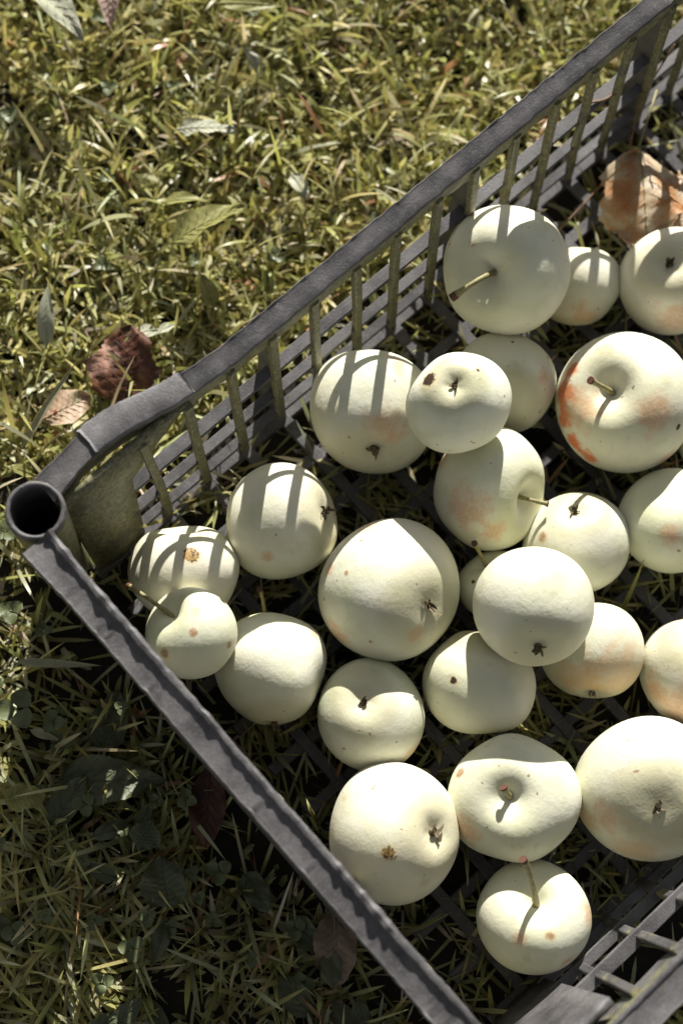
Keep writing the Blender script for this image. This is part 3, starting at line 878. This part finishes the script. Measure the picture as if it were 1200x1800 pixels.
leaf('dry_leaf', 'dark red leaf in the shade just outside the front rail', 'leaf', M_BROWN,
     (-0.0125, -0.1440, 0.020), (-0.0470, -0.1800, 0.016), 0.021, outline='oval', arch=0.08, cup=0.3, wav=0.08, seed=6)
leaf('dry_leaf', 'grey-brown dry leaf lying in the shade beside the lower front rail', 'leaf', M_DRY,
     (-0.0160, -0.2540, 0.022), (-0.0420, -0.2840, 0.018), 0.026, outline='heart', arch=0.10, cup=0.2, wav=0.08, teeth=0.05, seed=7)
leaf('dry_leaf', 'pinkish pale dry leaf tip in the grass at the top left', 'leaf', M_PINK,
     (0.2600, 0.2640, 0.036), (0.2360, 0.2375, 0.028), 0.016, outline='lance', normal=(-0.3, 0, 1), arch=0.06, cup=0.4, seed=8)
leaf('weed_leaf', 'broad yellow-green leaf folded in the grass left of the back rail', 'leaf', M_WEED,
     (0.1700, 0.1030, 0.034), (0.2180, 0.0900, 0.040), 0.021, outline='broad', normal=(0.25, 0.35, 0.9), arch=0.06, fold=0.25, wav=0.10, seed=9)
leaf('weed_leaf', 'small yellow-green leaf just above the broad folded one in the grass', 'leaf', M_WEED,
     (0.1840, 0.1280, 0.030), (0.2060, 0.1090, 0.032), 0.010, outline='lance', normal=(0.3, 0.4, 0.9), arch=0.08, fold=0.3, seed=10)
leaf('weed_leaf', 'pale grey-green large leaf with wavy edge at the top left of the lawn', 'leaf', M_PALE,
     (0.2120, 0.2960, 0.036), (0.2140, 0.2350, 0.042), 0.024, outline='lance', normal=(0.25, 0.35, 0.9), arch=0.10, fold=0.3, wav=0.08, seed=11)
leaf('weed_leaf', 'long yellow-green leaf lying flat at the top of the lawn', 'leaf', M_WEED,
     (0.2940, 0.2050, 0.036), (0.3250, 0.1760, 0.036), 0.011, outline='lance', arch=0.05, seed=12)
leaf('weed_leaf', 'small pale leaf standing in the grass above the red-brown leaf', 'leaf', M_PALE,
     (0.0740, 0.1050, 0.020), (0.0990, 0.1310, 0.034), 0.011, outline='lance', normal=(0.2, 0.3, 0.9), arch=0.10, seed=13)
leaf('weed_leaf', 'pale toothed leaf in the middle of the upper lawn', 'leaf', M_PALE,
     (0.2220, 0.1600, 0.028), (0.2490, 0.1340, 0.032), 0.013, outline='broad', normal=(0.3, 0.3, 1), arch=0.06, teeth=0.22, wav=0.1, seed=14)
leaf('dock_leaf', 'dark dock leaf in the crate shade with one sunlit corner', 'leaf', M_DOCK,
     (-0.0850, -0.0940, 0.016), (-0.0370, -0.1370, 0.020), 0.028, outline='lance', arch=0.05, cup=0.2, wav=0.13, teeth=0.06, seed=16)
leaf('dock_leaf', 'large dim dock leaf close to the outside of the front rail', 'leaf', M_DOCK,
     (-0.0560, -0.0990, 0.012), (-0.0250, -0.0790, 0.016), 0.022, outline='broad', arch=0.06, wav=0.12, teeth=0.06, seed=17)
leaf('dock_leaf', 'crinkled green leaf lit at its left edge in the shaded grass', 'leaf', M_DOCK,
     (-0.0820, -0.1900, 0.022), (-0.0670, -0.1660, 0.030), 0.028, outline='heart', normal=(-0.2, 0, 1), arch=0.04, cup=0.2, fold=0.25, wav=0.12, seed=18)
leaf('dock_leaf', 'dim oval leaf beside the crinkled leaf in the shaded grass', 'leaf', M_DOCK,
     (-0.0740, -0.1560, 0.024), (-0.0580, -0.1480, 0.028), 0.018, outline='oval', arch=0.08, seed=19)
leaf('dock_leaf', 'yellow-green crinkled leaf at the left picture edge in the sun', 'leaf', M_WEED,
     (-0.1120, -0.0850, 0.026), (-0.0930, -0.0990, 0.030), 0.016, outline='heart', arch=0.08, wav=0.12, teeth=0.08, seed=20)
leaf('dry_straw', 'broad pale straw blade lying across the shade edge left of the front rail', 'straw', M_STRAW,
     (-0.0600, -0.0290, 0.034), (-0.0235, -0.0640, 0.032), 0.0050, outline='lance', arch=0.0, cup=0.3, wav=0.02, seed=21, midrib=False)
leaf('dry_straw', 'short pale grass blade lying below the round clover leaf at the left', 'straw', M_STRAW,
     (-0.0770, -0.0640, 0.028), (-0.0680, -0.0800, 0.026), 0.0050, outline='lance', arch=0.02, cup=0.3, seed=22, midrib=False)
leaf('weed_leaf', 'grass-green broad blade lying over the pale peach leaf', 'leaf', M_STRAW,
     (0.0220, 0.0660, 0.022), (0.0790, 0.0790, 0.046), 0.0048, outline='lance', arch=0.05, cup=0.4, seed=23, midrib=False)

def strand(name, label, cat, mat, pts, r0, r1):
    o0 = Vector(pts[0])
    P = [Vector(p) - o0 for p in pts]
    path = []
    for i in range(len(P) - 1):
        p_, q_ = P[i], P[i + 1]
        pm = P[i - 1] if i else p_; pn = P[i + 2] if i + 2 < len(P) else q_
        for k in range(5):
            t = k / 5
            path.append(0.5 * ((2 * p_) + (q_ - pm) * t + (2 * pm - 5 * p_ + 4 * q_ - pn) * t * t + (3 * p_ - pm - 3 * q_ + pn) * t ** 3))
    path.append(P[-1])
    n = len(path)
    gv_, gf_ = tube_geo(path, [r0 + (r1 - r0) * i / (n - 1) for i in range(n)], 6)
    o = mesh_obj(name, gv_, gf_, [mat], None, True, o0)
    return tag(o, label, cat)
strand('twig', 'pale dry twig with a dark broken end leaning on the back wall ribs', 'twig', M_STRAW, [(0.399, -0.006, 0.085), (0.3915, -0.011, 0.078), (0.3815, -0.016, 0.070)], 0.0013, 0.0012)
strand('twig', 'thin dark twig running across the crate floor to the dry orange leaf', 'twig', M_TWIG, [(0.466, -0.012, 0.085), (0.4452, -0.0171, 0.045), (0.4225, -0.0329, 0.030), (0.3828, -0.0386, 0.024), (0.3462, -0.0415, 0.020)], 0.0006, 0.0008)
strand('twig', 'short reddish twig caught between two ribs of the back wall', 'twig', M_TWIG, [(0.402, -0.005, 0.082), (0.414, -0.010, 0.080), (0.428, -0.009, 0.081)], 0.0007, 0.0010)

def blade_thing(label, pts, w):
    o0 = Vector(pts[0]); v = []; f = []
    path = bezier(*pts, 9)
    for i, p in enumerate(path):
        t = i / 8; d = (path[min(8, i + 1)] - path[max(0, i - 1)]).normalized()
        s = d.cross(Vector((0.2, 0.1, 1))).normalized(); n = s.cross(d)
        ww = w * 0.5 * (1 - t ** 2.5) + 0.0001
        v += [p - o0 - s * ww + n * ww * 0.4, p - o0, p - o0 + s * ww + n * ww * 0.4]
    n0 = len(v); v += [q - Vector((0, 0, 0.0003)) for q in v]
    for i in range(8):
        for k in range(2):
            a = i * 3 + k; f.append((a, a + 1, a + 4, a + 3)); f.append((n0 + a, n0 + a + 3, n0 + a + 4, n0 + a + 1))
    o = mesh_obj('grass_blade', v, f, [M_STRAW if 'pale' in label else M_WEED], None, True, o0)
    tag(o, label, 'grass blade')
blade_thing('green grass blade growing up through the floor before the smaller calyx apple', [(0.046, -0.207, 0.0), (0.046, -0.205, 0.035), (0.0495, -0.1925, 0.046)], 0.0032)
blade_thing('pale grass blade tip between the scabbed apple and the stub-stemmed apple', [(0.068, -0.272, 0.0), (0.063, -0.276, 0.030), (0.0475, -0.2905, 0.046)], 0.0034)
blade_thing('long green grass blade beside the right edge apple, reaching up from the floor', [(0.222, -0.240, 0.0), (0.232, -0.234, 0.030), (0.2465, -0.2235, 0.050)], 0.0030)
blade_thing('curled green grass blade tip just inside the front rail', [(0.010, -0.214, 0.0), (0.009, -0.205, 0.050), (0.0135, -0.1965, 0.036)], 0.0030)

WR = random.Random(77)
for k in range(24):
    x = WR.uniform(-0.17, -0.035); y = WR.uniform(-0.40, -0.06); a = WR.uniform(0, 6.28); l_ = WR.uniform(0.018, 0.034); z = WR.uniform(0.010, 0.022)
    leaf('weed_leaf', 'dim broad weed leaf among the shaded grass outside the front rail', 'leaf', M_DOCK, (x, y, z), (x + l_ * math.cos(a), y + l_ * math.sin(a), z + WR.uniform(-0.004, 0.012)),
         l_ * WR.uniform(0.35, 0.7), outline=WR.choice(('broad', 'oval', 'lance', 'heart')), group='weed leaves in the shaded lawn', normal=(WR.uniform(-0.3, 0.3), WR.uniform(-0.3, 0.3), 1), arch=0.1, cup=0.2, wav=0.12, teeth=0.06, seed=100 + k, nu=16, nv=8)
for k in range(14):
    x = WR.uniform(-0.02, 0.42); y = WR.uniform(0.035, 0.29); a = WR.uniform(0, 6.28); l_ = WR.uniform(0.012, 0.024); z = WR.uniform(0.012, 0.024)
    leaf('weed_leaf', 'small pale broad leaf among the sunlit grass behind the back rail', 'leaf', WR.choice((M_WEED, M_PALE, M_WEED)), (x, y, z), (x + l_ * math.cos(a), y + l_ * math.sin(a), z + WR.uniform(-0.002, 0.012)),
         l_ * WR.uniform(0.3, 0.6), outline=WR.choice(('broad', 'oval', 'lance')), group='small leaves in the sunny lawn', normal=(0.2, 0.2, 1), arch=0.1, cup=0.2, wav=0.1, teeth=0.05, seed=200 + k, nu=14, nv=8)

# ------------------------------------------------------------------ clover plants
def clover(label, c, r, yaw, tilt, group=None):
    c = Vector(c)
    root = empty('clover', (c.x, c.y, 0))
    tag(root, label, 'clover', group)
    o0 = Vector((c.x, c.y, 0))
    for k in range(3):
        w = yaw + k * 2.094
        d = Vector((math.cos(w), math.sin(w), 0.12 + tilt * math.cos(w * 1.0 + 1)))
        v, f, mid = leaf_geo(c + d * (0.06 * r), c + d * r, r * 0.98, outline='heart' if False else 'broad', arch=0.05, cup=0.12, fold=0.15, wav=0.03, nu=10, nv=6, seed=k)
        mesh_obj('leaflet', [p - o0 for p in v], f, [M_CLOVER], root, True)
    gv_, gf_ = tube_geo(bezier((0.004, 0.003, 0.0), (0.002, 0.004, c.z * 0.6), (0, 0, c.z + 0.0008), 6), [0.0006] * 6, 5)
    mesh_obj('stalk', gv_, gf_, [M_CLOVER], root, True)
    return root
clover('large pale clover with round leaflets at the left picture edge', (-0.0745, -0.0520, 0.034), 0.0125, 0.4, 0.1)
clover('clover half sunlit just below the large round clover', (-0.0640, -0.0700, 0.030), 0.0075, 1.2, 0.2)
clover('clover in the sun near the corner post on its left side', (-0.0420, -0.0060, 0.030), 0.0080, 2.0, 0.2)
clover('clover with small bright leaflets left of the tube-topped corner', (-0.0150, 0.0320, 0.030), 0.0075, 0.7, 0.15)
CL_RNG = random.Random(21)
spots_ = []
tries = 0
while len(spots_) < 70 and tries < 3000:
    tries += 1
    x = CL_RNG.uniform(-0.19, -0.03); y = CL_RNG.uniform(-0.40, 0.02)
    if x > -0.027: continue
    if any((x - a) ** 2 + (y - b_) ** 2 < 0.013 ** 2 for a, b_ in spots_): continue
    spots_.append((x, y))
for x, y in spots_:
    clover('small three-leaved clover growing among the grass outside the front rail', (x, y, CL_RNG.uniform(0.016, 0.034)), CL_RNG.uniform(0.0045, 0.0085), CL_RNG.uniform(0, 6), CL_RNG.uniform(-0.3, 0.3), 'clovers in the shaded lawn')
spots_ = []
while len(spots_) < 26:
    x = CL_RNG.uniform(-0.05, 0.45); y = CL_RNG.uniform(0.03, 0.30)
    if any((x - a) ** 2 + (y - b_) ** 2 < 0.02 ** 2 for a, b_ in spots_): continue
    spots_.append((x, y))
for x, y in spots_:
    clover('small sunlit clover in the mossy grass behind the back rail', (x, y, CL_RNG.uniform(0.014, 0.026)), CL_RNG.uniform(0.004, 0.0065), CL_RNG.uniform(0, 6), CL_RNG.uniform(-0.3, 0.3), 'clovers in the sunny lawn')

# ------------------------------------------------------------------ grass
def field_noise(x, y, seed, scale):
    r = np.random.default_rng(seed); s = np.zeros_like(x)
    for _ in range(9):
        k = r.normal(size=2) * scale; s += np.sin(x * k[0] + y * k[1] + r.uniform(0, 6.28))
    return s / 3.0

def grass(name, label, n, x0, x1, y0, y1, len_rng, w_rng, seed, tilt=(0.15, 1.0), bend=(0.1, 1.3), hole=None, seg=4, inside=False, palette='lawn', dens=True, thin=0.5, tuft=1):
    r = np.random.default_rng(seed)
    x = r.uniform(x0, x1, n * 2); y = r.uniform(y0, y1, n * 2)
    keep = np.ones(n * 2, bool)
    if dens: keep &= (field_noise(x, y, seed + 1, 55) + field_noise(x, y, seed + 2, 140) * 0.6) > -0.45 + r.normal(size=n * 2) * 0.3
    inn = (x > -0.024) & (x < L + 0.024) & (y > -W - 0.026) & (y < 0.010)
    keep &= inn if inside else ~inn
    zone = (x < -0.02) & (y < 0.01) & (x > -0.24) & (y > -0.46)
    if thin < 0: keep &= zone
    elif not inside: keep &= ~(zone & (r.random(n * 2) < thin))
    if hole: keep &= ~((x > hole[0]) & (x < hole[1]) & (y > hole[2]) & (y < hole[3]))
    x = x[keep][:n]; y = y[keep][:n]; n = len(x)
    tid = np.arange(n)
    if tuft > 1:      # blades spring from shared roots
        k_ = max(1, n // tuft); tid = np.repeat(np.arange(k_), tuft)[:n]; n = len(tid)
        x = x[:k_][tid] + r.normal(size=n) * 0.0016; y = y[:k_][tid] + r.normal(size=n) * 0.0016
    ln = r.uniform(*len_rng, n) * (0.7 + 0.6 * r.random(n)); wd = r.uniform(*w_rng, n)
    phi = r.uniform(0, 2 * np.pi, n) + 0.5 * field_noise(x, y, seed + 3, 40)
    e0 = r.uniform(*tilt, n); be = r.uniform(*bend, n)
    tw = r.normal(size=n) * 0.7
    pos = np.stack([x, y, np.zeros(n) - 0.001], 1)
    d = np.stack([np.cos(phi), np.sin(phi)], 1)
    side0 = np.stack([-np.sin(phi), np.cos(phi), np.zeros(n)], 1)
    V = np.zeros((n, seg + 1, 2, 3))
    p = pos.copy()
    for s in range(seg + 1):
        t = s / seg
        ang = np.minimum(e0 + be * t ** 1.4, 1.95)
        dirv = np.stack([d[:, 0] * np.sin(ang), d[:, 1] * np.sin(ang), np.cos(ang)], 1)
        if s: p = p + dirv * (ln / seg)[:, None]
        nrm = np.stack([-d[:, 0] * np.cos(ang), -d[:, 1] * np.cos(ang), np.sin(ang)], 1)
        a = tw * (0.4 + t)
        sd_ = side0 * np.cos(a)[:, None] + nrm * np.sin(a)[:, None]
        w = wd * 0.5 * (0.75 + 0.5 * t if t < 0.5 else (1.0 - ((t - 0.5) / 0.5) ** 3.0)) + 0.00008
        p[:, 2] = np.maximum(p[:, 2], 0.001 + 0.002 * t)
        V[:, s, 0] = p - sd_ * w[:, None]; V[:, s, 1] = p + sd_ * w[:, None]
    idx = (np.arange(n) * (seg + 1) * 2)[:, None, None]
    q = np.arange(seg)[None, :, None] * 2
    F = idx + q + np.array([0, 1, 3, 2])[None, None, :]
    nv = n * (seg + 1) * 2; nf = n * seg
    me = bpy.data.meshes.new(name)
    me.vertices.add(nv); me.vertices.foreach_set('co', V.reshape(-1).astype(np.float32))
    me.loops.add(nf * 4); me.loops.foreach_set('vertex_index', F.reshape(-1).astype(np.int32))
    me.polygons.add(nf); me.polygons.foreach_set('loop_start', (np.arange(nf) * 4).astype(np.int32))
    me.polygons.foreach_set('loop_total', np.full(nf, 4, np.int32))
    me.polygons.foreach_set('use_smooth', np.ones(nf, bool))
    me.update(calc_edges=True)
    # leaf colours: what each blade is, not how it is lit
    pal = np.array([(0.31, 0.295, 0.105), (0.41, 0.385, 0.15), (0.50, 0.47, 0.21), (0.46, 0.445, 0.27), (0.60, 0.56, 0.37), (0.45, 0.25, 0.14)])
    pw = {'lawn': [0.18, 0.28, 0.26, 0.18, 0.085, 0.015], 'moss': [0.20, 0.30, 0.28, 0.16, 0.05, 0.01], 'dead': [0.05, 0.05, 0.1, 0.05, 0.4, 0.35]}[palette]
    ci = r.choice(6, n, p=pw); ci = np.where(r.random(n) < 0.6, ci[tid], ci)
    c = pal[ci] * r.uniform(0.7, 1.25, (n, 1)) * (1 + r.normal(size=(n, 3)) * 0.05)
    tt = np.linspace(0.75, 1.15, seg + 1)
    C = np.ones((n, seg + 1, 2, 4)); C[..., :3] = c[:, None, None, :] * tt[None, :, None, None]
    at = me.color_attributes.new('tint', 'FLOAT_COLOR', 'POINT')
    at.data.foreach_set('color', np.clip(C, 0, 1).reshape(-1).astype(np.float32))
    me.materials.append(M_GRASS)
    o = bpy.data.objects.new(name, me); col.objects.link(o)
    tag(o, label, 'grass', kind='stuff')
    return o

DX0, DX1, DY0, DY1 = -0.36, 0.80, -0.62, 0.52
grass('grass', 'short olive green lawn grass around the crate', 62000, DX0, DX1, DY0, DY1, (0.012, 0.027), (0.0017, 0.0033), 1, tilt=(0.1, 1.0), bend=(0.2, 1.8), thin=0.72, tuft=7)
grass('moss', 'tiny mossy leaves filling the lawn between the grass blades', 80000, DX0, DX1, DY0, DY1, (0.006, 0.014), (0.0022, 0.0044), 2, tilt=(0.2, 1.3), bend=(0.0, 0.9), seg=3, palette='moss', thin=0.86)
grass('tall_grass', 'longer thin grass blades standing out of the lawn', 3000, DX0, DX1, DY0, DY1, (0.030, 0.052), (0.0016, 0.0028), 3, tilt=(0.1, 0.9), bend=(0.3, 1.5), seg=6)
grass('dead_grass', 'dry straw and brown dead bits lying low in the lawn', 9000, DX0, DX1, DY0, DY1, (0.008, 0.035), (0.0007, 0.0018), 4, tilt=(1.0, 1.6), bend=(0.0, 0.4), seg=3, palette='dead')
grass('floor_grass', 'flattened grass poking through the crate floor', 5600, 0.0, L, -W, -0.01, (0.014, 0.036), (0.0012, 0.0028), 5, tilt=(0.7, 1.5), bend=(0.0, 0.5), inside=True, seg=4)
grass('shade_grass', 'longer thin green blades in the shaded lawn outside the front rail', 1700, -0.24, -0.02, -0.46, 0.01, (0.022, 0.046), (0.0013, 0.0028), 8, tilt=(0.3, 1.35), bend=(0.1, 1.2), seg=6, thin=-1)
grass('far_grass', 'lawn grass farther away from the crate', 42000, -1.9, 2.3, -2.1, 1.8, (0.03, 0.06), (0.004, 0.007), 6, hole=(DX0, DX1, DY0, DY1), seg=3)
